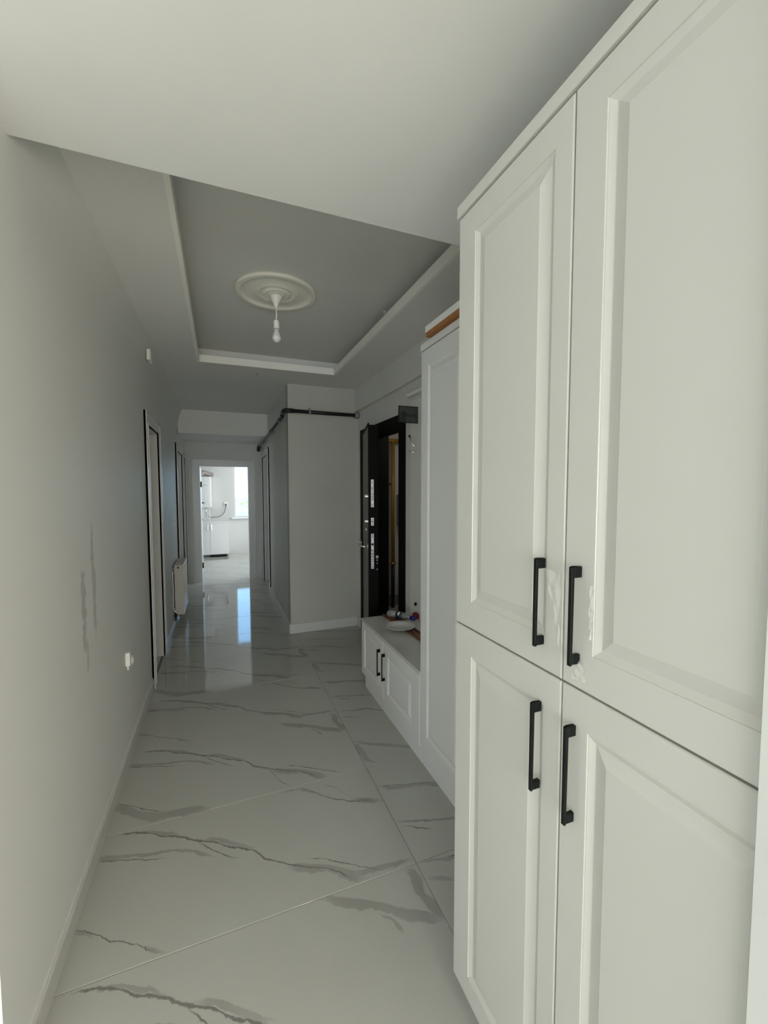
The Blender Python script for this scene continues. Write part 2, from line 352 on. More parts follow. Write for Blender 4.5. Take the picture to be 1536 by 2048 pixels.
def strip(bm, secs):
    Ls = [[bm.verts.new((a, y, c)) for a, c in pr] for y, pr in secs]; n = len(Ls[0])
    for A, B in zip(Ls, Ls[1:]):
        for k in range(n):
            q = (A[k], B[k], B[(k+1) % n], A[(k+1) % n]); bm.faces.new(q[:3]); bm.faces.new((q[0], q[2], q[3]))
    bm.faces.new(Ls[0]); bm.faces.new(Ls[-1][::-1])
strip(bm, [(1.168, wprof(1)), (LD[0][0], wprof(1))])
ys = LD[0][1]
for k, (a, b, zt) in enumerate(LD):
    if k: strip(bm, [(ys, wprof(1)), (a, wprof(1))]); ys = b
    strip(bm, [(a, [(-.5, zt)]+wprof(1)[1:-1]+[(-.66, zt)]), (b, [(-.5, zt)]+wprof(1)[1:-1]+[(-.66, zt)])])
strip(bm, [(ys, wprof(1)), (7.34, wprof(1))])
wl = struct(fin('wall_left', bm, SCUFF))
for p_ in wl.data.polygons: p_.use_smooth = p_.normal.x > .5 and abs(p_.normal.y) < .1
for e_ in wl.data.edges:
    a_, b_ = [wl.data.vertices[i].co for i in e_.vertices]
    if abs(a_.z-b_.z) > .3 or a_.x < -.6 or b_.x < -.6 or min(a_.z, b_.z) > 2.54: e_.use_edge_sharp = True
struct(bx('wall_left_return', WALL, (-4.2, -.66, 1.168, 1.30, 0, 2.62)))
struct(bx('wall_right', WALL, (.583, .72, -4.2, -2.15, 0, 2.41), (.583, .72, -.25, .19, 0, 2.41), (.583, .5985, .19, .275, 0, 2.41), (.583, .72, -2.15, -.25, 0, .3), (.583, .72, -2.15, -.25, 2.1, 2.41)))
struct(bx('wall_right_alcove', WALL, (1.39, 1.65, .1, 3.14, 0, 2.75), (1.39, 1.65, 3.14, 4.07, 2.098, 2.75), (1.39, 1.65, 4.07, 4.4, 0, 2.75),
   (.72, 1.39, .1, .20, 0, 2.75)))
struct(bx('beam_right', WALL, (1.357, 1.39, 1.0, 4.276, 2.31, 2.56)))
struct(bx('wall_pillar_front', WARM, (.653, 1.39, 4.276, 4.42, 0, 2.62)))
RY0, RY1 = 6.14, 6.92
struct(bx('wall_pillar_side', WALL, (.654, .79, 4.42, RY0, 0, 2.62), (.654, .79, RY1, 7.34, 0, 2.62), (.654, .79, RY0, RY1, 2.0, 2.62)))
struct(bx('wall_kitchen_front', WALL, (-.52, -.30, 7.22, 7.34, 0, 2.62), (.452, .66, 7.22, 7.34, 0, 2.62), (-.30, .452, 7.22, 7.34, 1.862, 2.62), (-4.2, -.52, 7.22, 7.34, 0, 2.8), (.66, 2.4, 7.22, 7.34, 0, 2.8)))
# living-room outer walls with window openings (behind the camera)
struct(bx('wall_side_outer', WALL, (-4.2, -4.0, -4.2, -2.4, 0, 2.41), (-4.2, -4.0, -1.2, 1.2, 0, 2.41), (-4.2, -4.0, -2.4, -1.2, 0, .25), (-4.2, -4.0, -2.4, -1.2, 2.15, 2.41)))
struct(bx('wall_back_outer', WALL, (-4.2, -3.2, -4.2, -4.0, 0, 2.41), (.4, .72, -4.2, -4.0, 0, 2.41), (-3.2, .4, -4.2, -4.0, 0, .25), (-3.2, .4, -4.2, -4.0, 2.15, 2.41)))
def wframe(name, boxes, pane):
    f = struct(bx(name, TRIM, *boxes)); bx('pane', GLASS, pane, parent=f); return f
wframe('window_2', [(-4.12, -4.05, -2.4, -2.34, .25, 2.15), (-4.12, -4.05, -1.26, -1.2, .25, 2.15), (-4.12, -4.05, -2.34, -1.26, .25, .31), (-4.12, -4.05, -2.34, -1.26, 2.09, 2.15)], (-4.09, -4.084, -2.34, -1.26, .31, 2.09))
wframe('window_3', [(-3.2, -3.14, -4.12, -4.05, .25, 2.15), (.34, .4, -4.12, -4.05, .25, 2.15), (-1.43, -1.37, -4.12, -4.05, .25, 2.15), (-3.14, .34, -4.12, -4.05, .25, .31), (-3.14, .34, -4.12, -4.05, 2.09, 2.15)], (-3.14, .34, -4.09, -4.084, .31, 2.09))
wframe('window_4', [(.66, .71, -2.15, -2.09, .3, 2.1), (.66, .71, -.31, -.25, .3, 2.1), (.66, .71, -2.09, -.31, .3, .36), (.66, .71, -2.09, -.31, 2.04, 2.1)], (.684, .69, -2.09, -.31, .36, 2.04))
# side rooms behind the left doors
struct(bx('wall_bath_rear', WALL, (-2.5, -2.4, 2.9, 4.9, 0, 2.8), (-2.5, -.66, 2.8, 2.9, 0, 2.8), (-2.5, -.66, 4.9, 5.0, 0, 2.8)))
struct(bx('wall_bedroom_rear', WALL, (-3.5, -3.4, 5.0, 7.22, 0, 2.8), (-3.5, -.66, 5.0, 5.1, 0, 2.8)))
struct(bx('floor_side_rooms', mat('side_room_floor', (.5, .5, .47), .3), (-3.5, -.52, 2.8, 7.3, -.02, -.001)))
# stairwell
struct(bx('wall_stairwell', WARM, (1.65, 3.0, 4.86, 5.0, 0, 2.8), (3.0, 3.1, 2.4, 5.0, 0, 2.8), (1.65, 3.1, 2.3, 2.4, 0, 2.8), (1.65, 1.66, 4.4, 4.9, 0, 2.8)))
struct(bx('floor_stairwell', mat('stairwell_floor', (.42, .40, .36), .35, mottle=(30, .2)), (1.39, 3.1, 2.3, 5.0, -.03, -.001)))
struct(bx('ceiling_stairwell', CEIL, (1.65, 3.1, 2.3, 5.0, 2.5, 2.55)))
struct(bx('baseboard_stairwell', GREYP, (1.66, 3.0, 4.84, 4.86, 0, .13)))
# kitchen shell
KY = 10.12
struct(bx('wall_kitchen_rear', WALL, (-4.2, .305, KY, KY+.2, 0, 2.8), (1.55, 2.4, KY, KY+.2, 0, 2.8), (.305, 1.55, KY, KY+.2, 0, .81), (.305, 1.55, KY, KY+.2, 2.2, 2.8)))
struct(bx('wall_kitchen_right', WALL, (2.2, 2.4, 7.3, KY+.2, 0, 2.8)))
struct(bx('wall_kitchen_left', WALL, (-1.75, -1.6, 7.3, KY+.2, 0, 2.8)))
struct(bx('ceiling_kitchen', CEIL, (-1.75, 2.4, 7.3, KY+.2, 2.5, 2.6)))
wk = struct(bx('window_1', TRIM, (.305, .335, KY+.10, KY+.16, .83, 2.2), (1.52, 1.55, KY+.10, KY+.16, .83, 2.2), (.9, .95, KY+.10, KY+.16, .83, 2.2), (.335, 1.52, KY+.10, KY+.16, 2.165, 2.2), (.335, 1.52, KY+.10, KY+.16, .83, .865)))
bx('pane', GLASS, (.335, .9, KY+.127, KY+.132, .865, 2.165), (.95, 1.52, KY+.127, KY+.132, .865, 2.165), parent=wk)
bx('window_sill', PLAST, (.24, 1.6, KY-.05, KY+.2, .80, .83), parent=wk, bev=.004)
# baseboards
struct(bx('baseboard_left', BASEW, (-.5, -.488, 1.168, 3.45, 0, .078), (-.5, -.488, 4.23, 5.72, 0, .078), bev=.002))
struct(bx('baseboard_left_cap', WALL, (-.5, -.494, 1.168, 3.45, .078, .086)))
struct(bx('baseboard_pillar', BASEW, (.641, 1.372, 4.263, 4.276, 0, .098), (.641, .654, 4.276, 6.04, 0, .098), (.641, .654, 7.02, 7.2, 0, .098), bev=.002))
struct(bx('baseboard_right', BASEW, (1.372, 1.389, 4.17, 4.262, 0, .10)))
struct(bx('baseboard_kitchen_front', TRIM, (-.49, -.42, 7.206, 7.22, 0, .09), (.57, .64, 7.206, 7.22, 0, .09)))
# ------------------------------------------------------------------ interior doors
def casing_x(n_, x, s, y0, y1, zt, w=.095, depth=.16, leaf=None):
    """door set in a wall whose face is at x; s=+1 faces +x"""
    bm = bmesh.new(); a, b = sorted((x, x+s*.014)); a2, b2 = sorted((x, x+s*.020))
    box(bm, a, b, y0-w, y0, 0, zt+w); box(bm, a, b, y1, y1+w, 0, zt+w); box(bm, a, b, y0, y1, zt, zt+w)
    box(bm, a2, b2, y0-w, y0-w+.018, 0, zt+w); box(bm, a2, b2, y1+w-.018, y1+w, 0, zt+w); box(bm, a2, b2, y0-w+.018, y1+w-.018, zt+w-.018, zt+w)
    box(bm, a2, b2, y0-.012, y0, 0, zt+.012); box(bm, a2, b2, y1, y1+.012, 0, zt+.012); box(bm, a2, b2, y0, y1, zt, zt+.012)
    c = struct(fin(n_, bm, TRIM))
    a, b = sorted((x+s*.002, x-s*depth))
    bx('jamb', TRIM, (a, b, y0, y0+.012, 0, zt), (a, b, y1-.012, y1, 0, zt), (a, b, y0+.012, y1-.012, zt-.012, zt), parent=c)
    a, b = sorted((x-s*.075, x-s*.115))
    bx('door_stop', TRIM, (a, b, y0+.012, y0+.024, 0, zt-.012), (a, b, y1-.024, y1-.012, 0, zt-.012), (a, b, y0+.024, y1-.024, zt-.024, zt-.012), parent=c)
    return c
d1 = casing_x('door_1', -.5, 1, *LD[0])
bx('leaf', TRIM, (-1.22, -.662, 4.085, 4.122, .01, 1.96), parent=d1)
for z in (.44, 1.72): bx('hinge', GREYP, (-.665, -.645, 4.078, 4.118, z, z+.085), parent=d1)
d2 = casing_x('door_2', -.5, 1, *LD[1]); bx('leaf', TRIM, (-1.3, -.662, 6.50, 6.535, .01, 1.95), parent=d2)
d3 = casing_x('door_3', -.5, 1, *LD[2], w=.06); bx('leaf', TRIM, (-.64, -.60, 6.872, 7.088, .01, 1.95), parent=d3)
d4 = casing_x('door_4', .654, -1, RY0, RY1, 1.985, depth=.13); bx('leaf', TRIM, (.745, .78, RY0+.014, RY1-.014, .01, 1.97), parent=d4)
# kitchen doorway (faces the hall)
w = .098; kx0, kx1, kz = -.30, .452, 1.862
bm = bmesh.new()
box(bm, kx0-w, kx0, 7.205, 7.22, 0, kz+w); box(bm, kx1, kx1+w, 7.205, 7.22, 0, kz+w); box(bm, kx0, kx1, 7.205, 7.22, kz, kz+w)
box(bm, kx0-w, kx0-w+.016, 7.199, 7.205, 0, kz+w); box(bm, kx1+w-.016, kx1+w, 7.199, 7.205, 0, kz+w); box(bm, kx0-w+.016, kx1+w-.016, 7.199, 7.205, kz+w-.016, kz+w)
box(bm, kx0-.034, kx0-.028, 7.2, 7.205, 0, kz); box(bm, kx1+.028, kx1+.034, 7.2, 7.205, 0, kz)
d5 = struct(fin('door_5', bm, TRIM))
bx('jamb', TRIM, (kx0, kx0+.012, 7.21, 7.36, 0, kz), (kx1-.012, kx1, 7.21, 7.36, 0, kz), (kx0+.012, kx1-.012, 7.21, 7.36, kz-.012, kz), parent=d5)
bx('leaf', TRIM, (kx0-.034, kx0+.003, 7.362, 8.07, .01, kz-.015), parent=d5)
for z in (.20, 1.52): bx('hinge', BLACK, (kx0+.010, kx0+.032, 7.335, 7.362, z, z+.09), parent=d5)
lathe('door_knob', CHROME, [(0, 0), (.012, 0), (.01, .03), (.02, .035), (.02, .05), (0, .055)], (kx0+.003, 7.98, .95), d5, n=16, axis='x')
# ------------------------------------------------------------------ steel entrance door
ed = struct(bx('door_6', DOORBLK, (1.376, 1.655, 3.042, 3.158, 0, 2.10), (1.376, 1.655, 4.05, 4.16, 0, 2.10), (1.376, 1.392, 3.158, 4.05, 1.958, 2.10)))
H = Vector((1.366, 4.035, 0)); Fp = Vector((1.203, 3.40, 0)); tdir = (Fp-H).normalized(); nrm = Vector((-tdir.y, tdir.x, 0))
if nrm.x < 0: nrm = -nrm
LM = Matrix(((tdir.x, nrm.x, 0, H.x), (tdir.y, nrm.y, 0, H.y), (0, 0, 1, 0), (0, 0, 0, 1)))   # local x: hinge->free edge, y: inner face -> outside
LW = (Fp-H).length
def lb(name, m, boxes, parent, bev=0):
    bm = bmesh.new()
    for b in boxes: box(bm, *b)
    if bev: bmesh.ops.bevel(bm, geom=bm.edges[:], offset=bev, segments=2, affect='EDGES')
    bmesh.ops.transform(bm, matrix=LM, verts=bm.verts[:]); return fin(name, bm, m, parent)
leaf = lb('leaf', DOORBLK, [(0, LW, .004, .083, .02, 2.045), (LW-.012, LW, -.006, .004, .02, 2.062), (0, LW-.012, -.006, .004, 2.035, 2.062), (0, .012, -.006, .004, .02, 2.035)], ed)
leaf['label'] = 'black steel leaf standing ajar'
lb('inner_panel', LEAFIN, [(.012, LW-.012, -.003, .004, .02, 2.035)], leaf)
for z0, z1 in ((1.335, 1.575), (1.175, 1.242), (.795, 1.103)):
    pl = lb('lock_plate', STEEL, [(LW-.001, LW+.002, .018, .042, z0, z1)], leaf)
holes = [1.56, 1.545, 1.345, 1.36, 1.225, 1.188, 1.09, 1.076, .81, .835, .86, .88]
rings_ = [1.50, 1.475, 1.45, 1.425, 1.40, 1.208, .955, .925, .90]
def edge_disc(name, m, u, z, r, h=.0012):
    bm = bmesh.new(); bmesh.ops.create_cone(bm, cap_ends=True, segments=14, radius1=r, radius2=r, depth=h)
    bmesh.ops.transform(bm, matrix=LM @ Matrix.Translation((LW+.0022+h/2, u, z)) @ Matrix.Rotation(math.pi/2, 4, 'Y'), verts=bm.verts[:]); return bm
for lst, r, m, nm in ((holes, .0045, DARKIN, 'screw_hole'), (rings_, .009, DARKIN, 'bolt_socket'), (rings_, .006, CHROME, 'lock_bolt')):
    for z in lst:
        b_ = edge_disc(nm, m, .030, z, r, .006 if nm == 'lock_bolt' else .0012); fin(nm, b_, m, leaf)
b_ = edge_disc('latch', DARKIN, .030, 1.01, .011); fin('latch_opening', b_, DARKIN, leaf)
for z, r in ((.90, .013), (.872, .008), (.845, .007), (.79, .007)):
    fin('keyhole_escutcheon', edge_disc('k', CHROME, .070, z, r, .008), CHROME if r > .01 else GREYP, leaf)
def disc_in(name, m, u, z, r, h):
    bm = bmesh.new(); bmesh.ops.create_cone(bm, cap_ends=True, segments=16, radius1=r, radius2=r*.8, depth=h)
    bmesh.ops.transform(bm, matrix=LM @ Matrix.Translation((u, -.003-h/2, z)) @ Matrix.Rotation(math.pi/2, 4, 'X'), verts=bm.verts[:]); return fin(name, bm, m, leaf)
for z in (1.43, 1.208): disc_in('thumb_turn', CHROME, LW-.05, z, .020, .03)
disc_in('spy_hole', CHROME, LW-.20, 1.12, .016, .012)
hd = disc_in('door_handle', CHROME, LW-.05, .985, .022, .012)
bm = bmesh.new(); pts = [LM @ Vector(p) for p in arc([(LW-.05, -.01, .985), (LW-.05, -.06, .985), (LW-.16, -.065, .99)], rad=.03)]
tube(bm, pts, .009, 10); fin('lever', bm, CHROME, hd, smooth=True)
kr = bmesh.new(); cpt = LM @ Vector((LW-.17, -.075, 1.01)); tube(kr, [cpt+Vector((.022*math.cos(a), 0, .022*math.sin(a))) for a in [i*math.pi/8 for i in range(17)]], .0022, 6, cap=False)
tag(fin('key_ring', kr, CHROME, None, smooth=True), 'thin metal key ring hanging off the lever of the black entrance door', 'key ring')
for z in (.35, 1.86): lb('hinge', DOORBLK, [(-.02, .02, -.012, .0, z, z+.13)], ed)
# ------------------------------------------------------------------ near tall cabinet
cb = empty('tall_cabinet', (.9, .6, 0), 'large white panelled tall cabinet nearest the camera with four black handles', 'cabinet')
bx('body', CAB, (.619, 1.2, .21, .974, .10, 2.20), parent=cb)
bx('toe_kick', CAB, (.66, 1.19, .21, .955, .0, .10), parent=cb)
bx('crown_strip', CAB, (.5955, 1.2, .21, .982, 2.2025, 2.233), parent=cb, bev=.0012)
ddefs = (('A', .5965, .976, 1.1345, 2.199, (.072, .044, .064, .070), (.6425, 1.184, 1.361)),
         ('B', .2140, .5935, 1.1345, 2.199, (.066, .040, .066, .070), (.5530, 1.180, 1.360)),
         ('A', .5965, .976, .100, 1.1305, (.074, .046, .070, .066), (.6455, .881, 1.066)),
         ('B', .2140, .5935, .100, 1.1305, (.060, .040, .068, .066), (.5575, .877, 1.064)))
for _, y0, y1, z0, z1, ins, (hy, hz0, hz1) in ddefs:
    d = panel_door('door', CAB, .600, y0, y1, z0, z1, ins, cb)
    bar_handle('handle', .600, hy, hz0, hz1, d)
def film(name, pts, label):
    """crumpled sheet: grid over a polygon of 4 corners on the door plane"""
    bm = bmesh.new(); n = 14; g = []
    A, B, C, D = [Vector(p) for p in pts]
    for i in range(n+1):
        row = []
        for j in range(n+1):
            u, v = i/n, j/n; p = (A*(1-u)+B*u)*(1-v)+(D*(1-u)+C*u)*v
            p.x -= .0012+.0045*abs(math.sin(u*5+v*4)*math.cos(v*6-u*3))+random.uniform(0, .0009)
            p.y += random.uniform(-.0015, .0015)*(0 < i < n); row.append(bm.verts.new(p))
        g.append(row)
    for i in range(n):
        for j in range(n): bm.faces.new((g[i][j], g[i+1][j], g[i+1][j+1], g[i][j+1]))
    o = fin(name, bm, FILM, None, smooth=True); return tag(o, label, 'plastic film', 'peeling protective film on the near cabinet')
film('protective_film', [(.599, .642, 1.343), (.599, .599, 1.336), (.599, .5985, 1.195), (.599, .612, 1.255)], 'crumpled clear film scrap beside the upper left black handle of the near cabinet')
film('protective_film', [(.599, .575, 1.21), (.599, .545, 1.185), (.599, .535, 1.155), (.599, .568, 1.150)], 'small clear film scrap under the upper right black handle of the near cabinet')
film('protective_film', [(.599, .532, 1.33), (.599, .524, 1.33), (.599, .526, 1.235), (.599, .531, 1.235)], 'thin torn film edge along the moulding right of the upper right handle')
# ------------------------------------------------------------------ second tall cabinet
c2 = empty('tall_cabinet', (1.18, 1.5, 0), 'grey white tall hall cabinet with a board lying on top, beside the low bench', 'cabinet')
bx('body', CAB2, (.993, 1.385, 1.02, 1.943, .108, 2.192), parent=c2)
bx('toe_kick', CAB2, (.996, 1.385, 1.02, 1.943, 0, .106), parent=c2)
bx('crown_strip', CAB2, (.972, 1.385, 1.02, 1.948, 2.196, 2.230), parent=c2, bev=.001)
for y0, y1 in ((1.484, 1.943), (1.02, 1.481)):
    panel_door('door', CAB2, .975, y0, y1, .108, 2.192, (.072, .072, .080, .085), c2)
# board lying on it
b = bx('white_board', PLAST, (.945, 1.30, 1.10, 1.845, 2.252, 2.282), bev=.001); tag(b, 'white board with raw brown underside lying on top of the hall cabinet', 'board')
bx('fibreboard_underside', MDF, (.947, 1.298, 1.102, 1.843, 2.2325, 2.252), parent=b)
# ------------------------------------------------------------------ bench
bn = empty('shoe_bench', (1.2, 2.4, 0), 'low white panelled bench cabinet with two black handled doors', 'cabinet')
bx('body', CAB2, (.993, 1.385, 1.952, 2.930, .105, .498), parent=bn)
bx('toe_kick', CAB2, (.996, 1.385, 1.952, 2.905, 0, .105), parent=bn)
bx('worktop', CABTOP, (.972, 1.386, 1.950, 2.937, .503, .520), parent=bn, bev=.0015)
bx('edge_strip', CAB2, (.980, 1.386, 1.950, 2.932, .4975, .5035), parent=bn)
for y0, y1, ins, hy in ((2.494, 2.932, (.062, .040, .045, .060), 2.538), (1.952, 2.491, (.082, .100, .075, .065), 2.452)):
    d = panel_door('door', CAB2, .975, y0, y1, .105, .497, ins, bn); bar_handle('handle', .975, hy, .243, .424, d, w=.009)
# things on the bench
plm = lathe('dinner_plate', CERAM, [(0, .0065), (.055, .006), (.062, .008), (.068, .012), (.098, .021), (.101, .0235), (.099, .0245), (.066, .016), (.058, .0105), (0, .010)], (1.133, 2.561, .5375), n=56)
tag(plm, 'empty round white plate lying on the wooden strip on the bench', 'plate')
bm = bmesh.new()
dirb = (Vector((1.21, 2.05, 0))-Vector((1.16, 2.925, 0))).normalized(); pb = Vector((-dirb.y, dirb.x, 0))
for w0, w1, z0, z1 in ((-.034, .034, .5205, .532), (-.034, -.026, .532, .537), (.026, .034, .532, .537)):
    vs = box(bm, 0, .90, w0, w1, z0, z1)
bmesh.ops.transform(bm, matrix=Matrix(((dirb.x, pb.x, 0, 1.175), (dirb.y, pb.y, 0, 2.93), (0, 0, 1, 0), (0, 0, 0, 1))), verts=bm.verts[:])
tag(fin('trim_strip', bm, BROWN), 'long reddish brown wooden strip lying along the bench under the plate', 'wood strip')
# bottle lying on its side
bo = empty('water_bottle', (1.3, 2.88, .52), 'clear plastic bottle with navy label and blue cap lying on the bench', 'bottle')
BA = Vector((1.170, 2.881, .552)); BBv = Vector((1.299, 2.685, .551)); bd = (BBv-BA).normalized()
def btub(name, m, t0, t1, rs, parent):
    k = len(rs); L_ = (BBv-BA).length
    return tub(name, m, [BA+bd*L_*(t0+(t1-t0)*i/(k-1)) for i in range(k)], rs, parent, 20)
btub('bottle_body', PET, 0, .86, [.018, .028, .030, .027, .030, .030, .027, .030, .030, .026, .018, .0125, .0125], bo)
btub('label', NAVY, .36, .58, [.0306, .0306], bo); btub('screw_cap', BLUE, .86, 1.0, [.0165, .0165, .0155], bo)
bm = bmesh.new(); bmesh.ops.create_uvsphere(bm, u_segments=16, v_segments=8, radius=1)
mid = BA+bd*(BBv-BA).length*.47; side = Vector((-.55, -.45, .70)).normalized(); side = (side-bd*side.dot(bd)).normalized(); th_ = bd.cross(side)
bmesh.ops.transform(bm, matrix=Matrix(((th_.x*.016, bd.x*.009, side.x*.002, mid.x+side.x*.0305), (th_.y*.016, bd.y*.009, side.y*.002, mid.y+side.y*.0305), (th_.z*.016, bd.z*.009, side.z*.002, mid.z+side.z*.0305), (0, 0, 0, 1))), verts=bm.verts[:])
fin('label_oval', bm, PLAST, bo, smooth=True)
bm = bmesh.new(); bmesh.ops.create_icosphere(bm, subdivisions=3, radius=1)
for v in bm.verts:
    v.co = Vector((v.co.x*.022*(1+.15*math.sin(v.co.y*7)), v.co.y*.045, max(v.co.z, -.75)*.02*(1+.2*math.sin(v.co.x*9+v.co.y*5))))
bmesh.ops.translate(bm, verts=bm.verts[:], vec=(1.362, 2.792, .5352)); tag(fin('folded_cloth', bm, RED, smooth=True), 'small dark red cloth at the wall end of the bench behind the bottle', 'cloth')
# small fittings near the bench
tag(lathe('button_stop', BLACK, [(0, 0), (.012, 0), (.009, .012), (.014, .018), (.012, .026), (0, .028)], (1.389, 2.815, .617), n=16, axis='x', dirv=-1), 'tiny black knob on the wall low above the bench', 'knob')
sw = bx('black_switch', BLACK, (1.381, 1.39, 2.79, 2.865, 1.292, 1.355), bev=.002); tag(sw, 'square black wall switch below the chrome coat hook', 'switch')
hk = empty('coat_hook', (1.39, 2.85, 1.8), 'chrome double coat hook on the wall beside the hall cabinet', 'hook')
bx('back_plate', CHROME, (1.384, 1.39, 2.815, 2.835, 1.775, 1.84), parent=hk, bev=.002)
tub('upper_prong', CHROME, arc([(1.386, 2.825, 1.80), (1.352, 2.835, 1.82), (1.335, 2.85, 1.885)], rad=.03), [.006]*8+[.007], hk)
tub('lower_prong', CHROME, arc([(1.386, 2.825, 1.785), (1.35, 2.845, 1.762), (1.335, 2.86, 1.785)], rad=.02), .006, hk)
lathe('prong_tip', BLACK, [(0, -.009), (.007, -.006), (.009, 0), (.007, .006), (0, .009)], (1.333, 2.851, 1.89), hk, n=12)
# smoked glass plate of the coat rack
sg = empty('smoked_glass_panel', (1.3, 2.8, 2), 'small smoked glass plate with black rim above the coat hook', 'glass panel')
bx('glass_plate', SMOKE, (1.224, 1.388, 2.797, 2.803, 1.982, 2.095), parent=sg)
bx('rim', BLACK, (1.221, 1.388, 2.795, 2.805, 2.095, 2.099), (1.221, 1.388, 2.795, 2.805, 1.978, 1.982), (1.221, 1.225, 2.795, 2.805, 1.982, 2.095), parent=sg)
bx('clamp', BLACK, (1.252, 1.286, 2.803, 2.85, 2.008, 2.062), (1.29, 1.389, 2.83, 2.845, 2.03, 2.05), (1.286, 1.30, 2.83, 2.845, 2.03, 2.05), parent=sg, bev=.002)
ws = bx('wall_shelf', PLAST, (1.352, 1.39, 2.2, 2.95, 2.195, 2.222), bev=.003); tag(ws, 'narrow white ledge high on the wall above the smoked glass plate', 'shelf')
struct(bx('trim_1', CAB2, (1.378, 1.39, 1.95, 2.925, .521, 2.16), (1.372, 1.39, 2.70, 2.76, .521, 2.16)))
# ------------------------------------------------------------------ pillar pipe
pz = 2.275; pr = .019
pp = empty('heating_pipe', (1, 4.2, 2.27), 'black insulated pipe running round the pillar below the ceiling', 'pipe')
tub('front_run', PIPEBLK, [(1.355, 4.235, 2.268), (.70, 4.235, 2.272)], pr, pp, 16)
tub('elbow', PIPEBLK, arc([(.70, 4.235, 2.272), (.612, 4.235, 2.272), (.612, 4.33, 2.262)], rad=.06, n=8), [pr*1.25]*11, pp, 16)
tub('drop_piece', PIPEBLK, [(.612, 4.33, 2.262), (.612, 4.42, 2.232)], pr*1.1, pp, 16)
tub('side_run', mat('greenish_pipe', (.035, .05, .05), .35), [(.612, 4.42, 2.232), (.612, 7.10, 2.175)], .0155, pp, 16)
tub('end_elbow', PIPEBLK, arc([(.612, 7.06, 2.176), (.612, 7.14, 2.17), (.612, 7.215, 2.13)], rad=.04), pr*1.5, pp, 16)
lathe('wall_rosette', GREYP, [(0, 0), (.033, 0), (.033, .045), (0, .045)], (1.343, 4.235, 2.268), pp, n=20, axis='x', dirv=1)
for xq in (.865,):
    tub('pipe_clamp', GREYP, [(xq-.01, 4.235, 2.271), (xq+.01, 4.235, 2.271)], pr*1.25, pp, 16)
    bx('clamp_screw', GREYP, (xq-.005, xq+.005, 4.23, 4.275, 2.285, 2.315), parent=pp)
for yq in (4.6, 5.4, 6.5):
    tub('pipe_clamp', GREYP, [(.612, yq-.01, 2.232-(yq-4.42)*.0213), (.612, yq+.01, 2.232-(yq-4.42)*.0213)], pr*1.3, pp, 16)
    bx('clamp_screw', GREYP, (.612, .654, yq-.006, yq+.006, 2.232-(yq-4.42)*.0213-.005, 2.232-(yq-4.42)*.0213+.005), parent=pp)
# ------------------------------------------------------------------ ceiling rosette and bulb
RC = (.345, 2.645, 2.69)
prof = [(.236, 0), (.239, .008), (.236, .018), (.229, .021), (.222, .016), (.216, .021), (.209, .019), (.203, .009), (.17, .0115), (.125, .013), (.112, .020), (.105, .021), (.098, .015), (.085, .015), (.075, .024), (.066, .027), (.058, .021), (.05, .023), (.040, .031), (.028, .035), (0, .036)]
tag(lathe('ceiling_rosette', PLASTER, prof, RC, n=72, dirv=-1), 'round ivory plaster rosette in the recessed ceiling', 'ceiling rosette')
pe = empty('pendant_lamp', (RC[0], RC[1], 2.4), 'bare white bulb hanging on a short cord from the rosette', 'lamp')
cx, cy = RC[0]-.004, RC[1]-.02
lathe('ceiling_cup', PLAST, [(.036, 0), (.036, .012), (.030, .028), (.016, .050), (.009, .070), (.004, .074), (0, .074)], (cx, cy, 2.657), pe, n=28, dirv=-1)
bx('mounting_hook', GREYP, (cx-.012, cx+.012, cy-.003, cy+.003, 2.655, 2.672), parent=pe)
tub('cord', PLAST, [(cx, cy, 2.59), (cx+.001, cy, 2.55), (cx, cy, 2.512)], .0035, pe, 8)
lathe('lamp_holder', PLAST, [(0, 0), (.008, 0), (.015, .006), (.017, .012), (.017, .048), (.0185, .050), (.0185, .058), (.015, .060), (0, .060)], (cx, cy, 2.515), pe, n=24, dirv=-1)
lathe('holder_ring', GREYP, [(.0187, 0), (.0193, .002), (.0187, .004)], (cx, cy, 2.4605), pe, n=24, dirv=-1)
lathe('bulb', GLASSY, [(.012, 0), (.0135, .010), (.019, .024), (.0245, .038), (.0255, .048), (.0225, .060), (.013, .070), (.004, .0735), (0, .074)], (cx, cy, 2.455), pe, n=28, dirv=-1)
# loose wires by the cove
tag(tub('loose_wire', PLAST, arc([(1.0, 2.52, 2.60), (.985, 2.50, 2.625), (.995, 2.48, 2.60)], rad=.02), .0022, None, 6), 'short loose wire end sticking over the right cove lip', 'wire')
tag(tub('ceiling_screw', GREYP, [(.33, 4.0, 2.546), (.335, 4.0, 2.535), (.35, 4.0, 2.532)], .003, None, 6), 'tiny dark screw hook in the ceiling beyond the cove', 'screw')
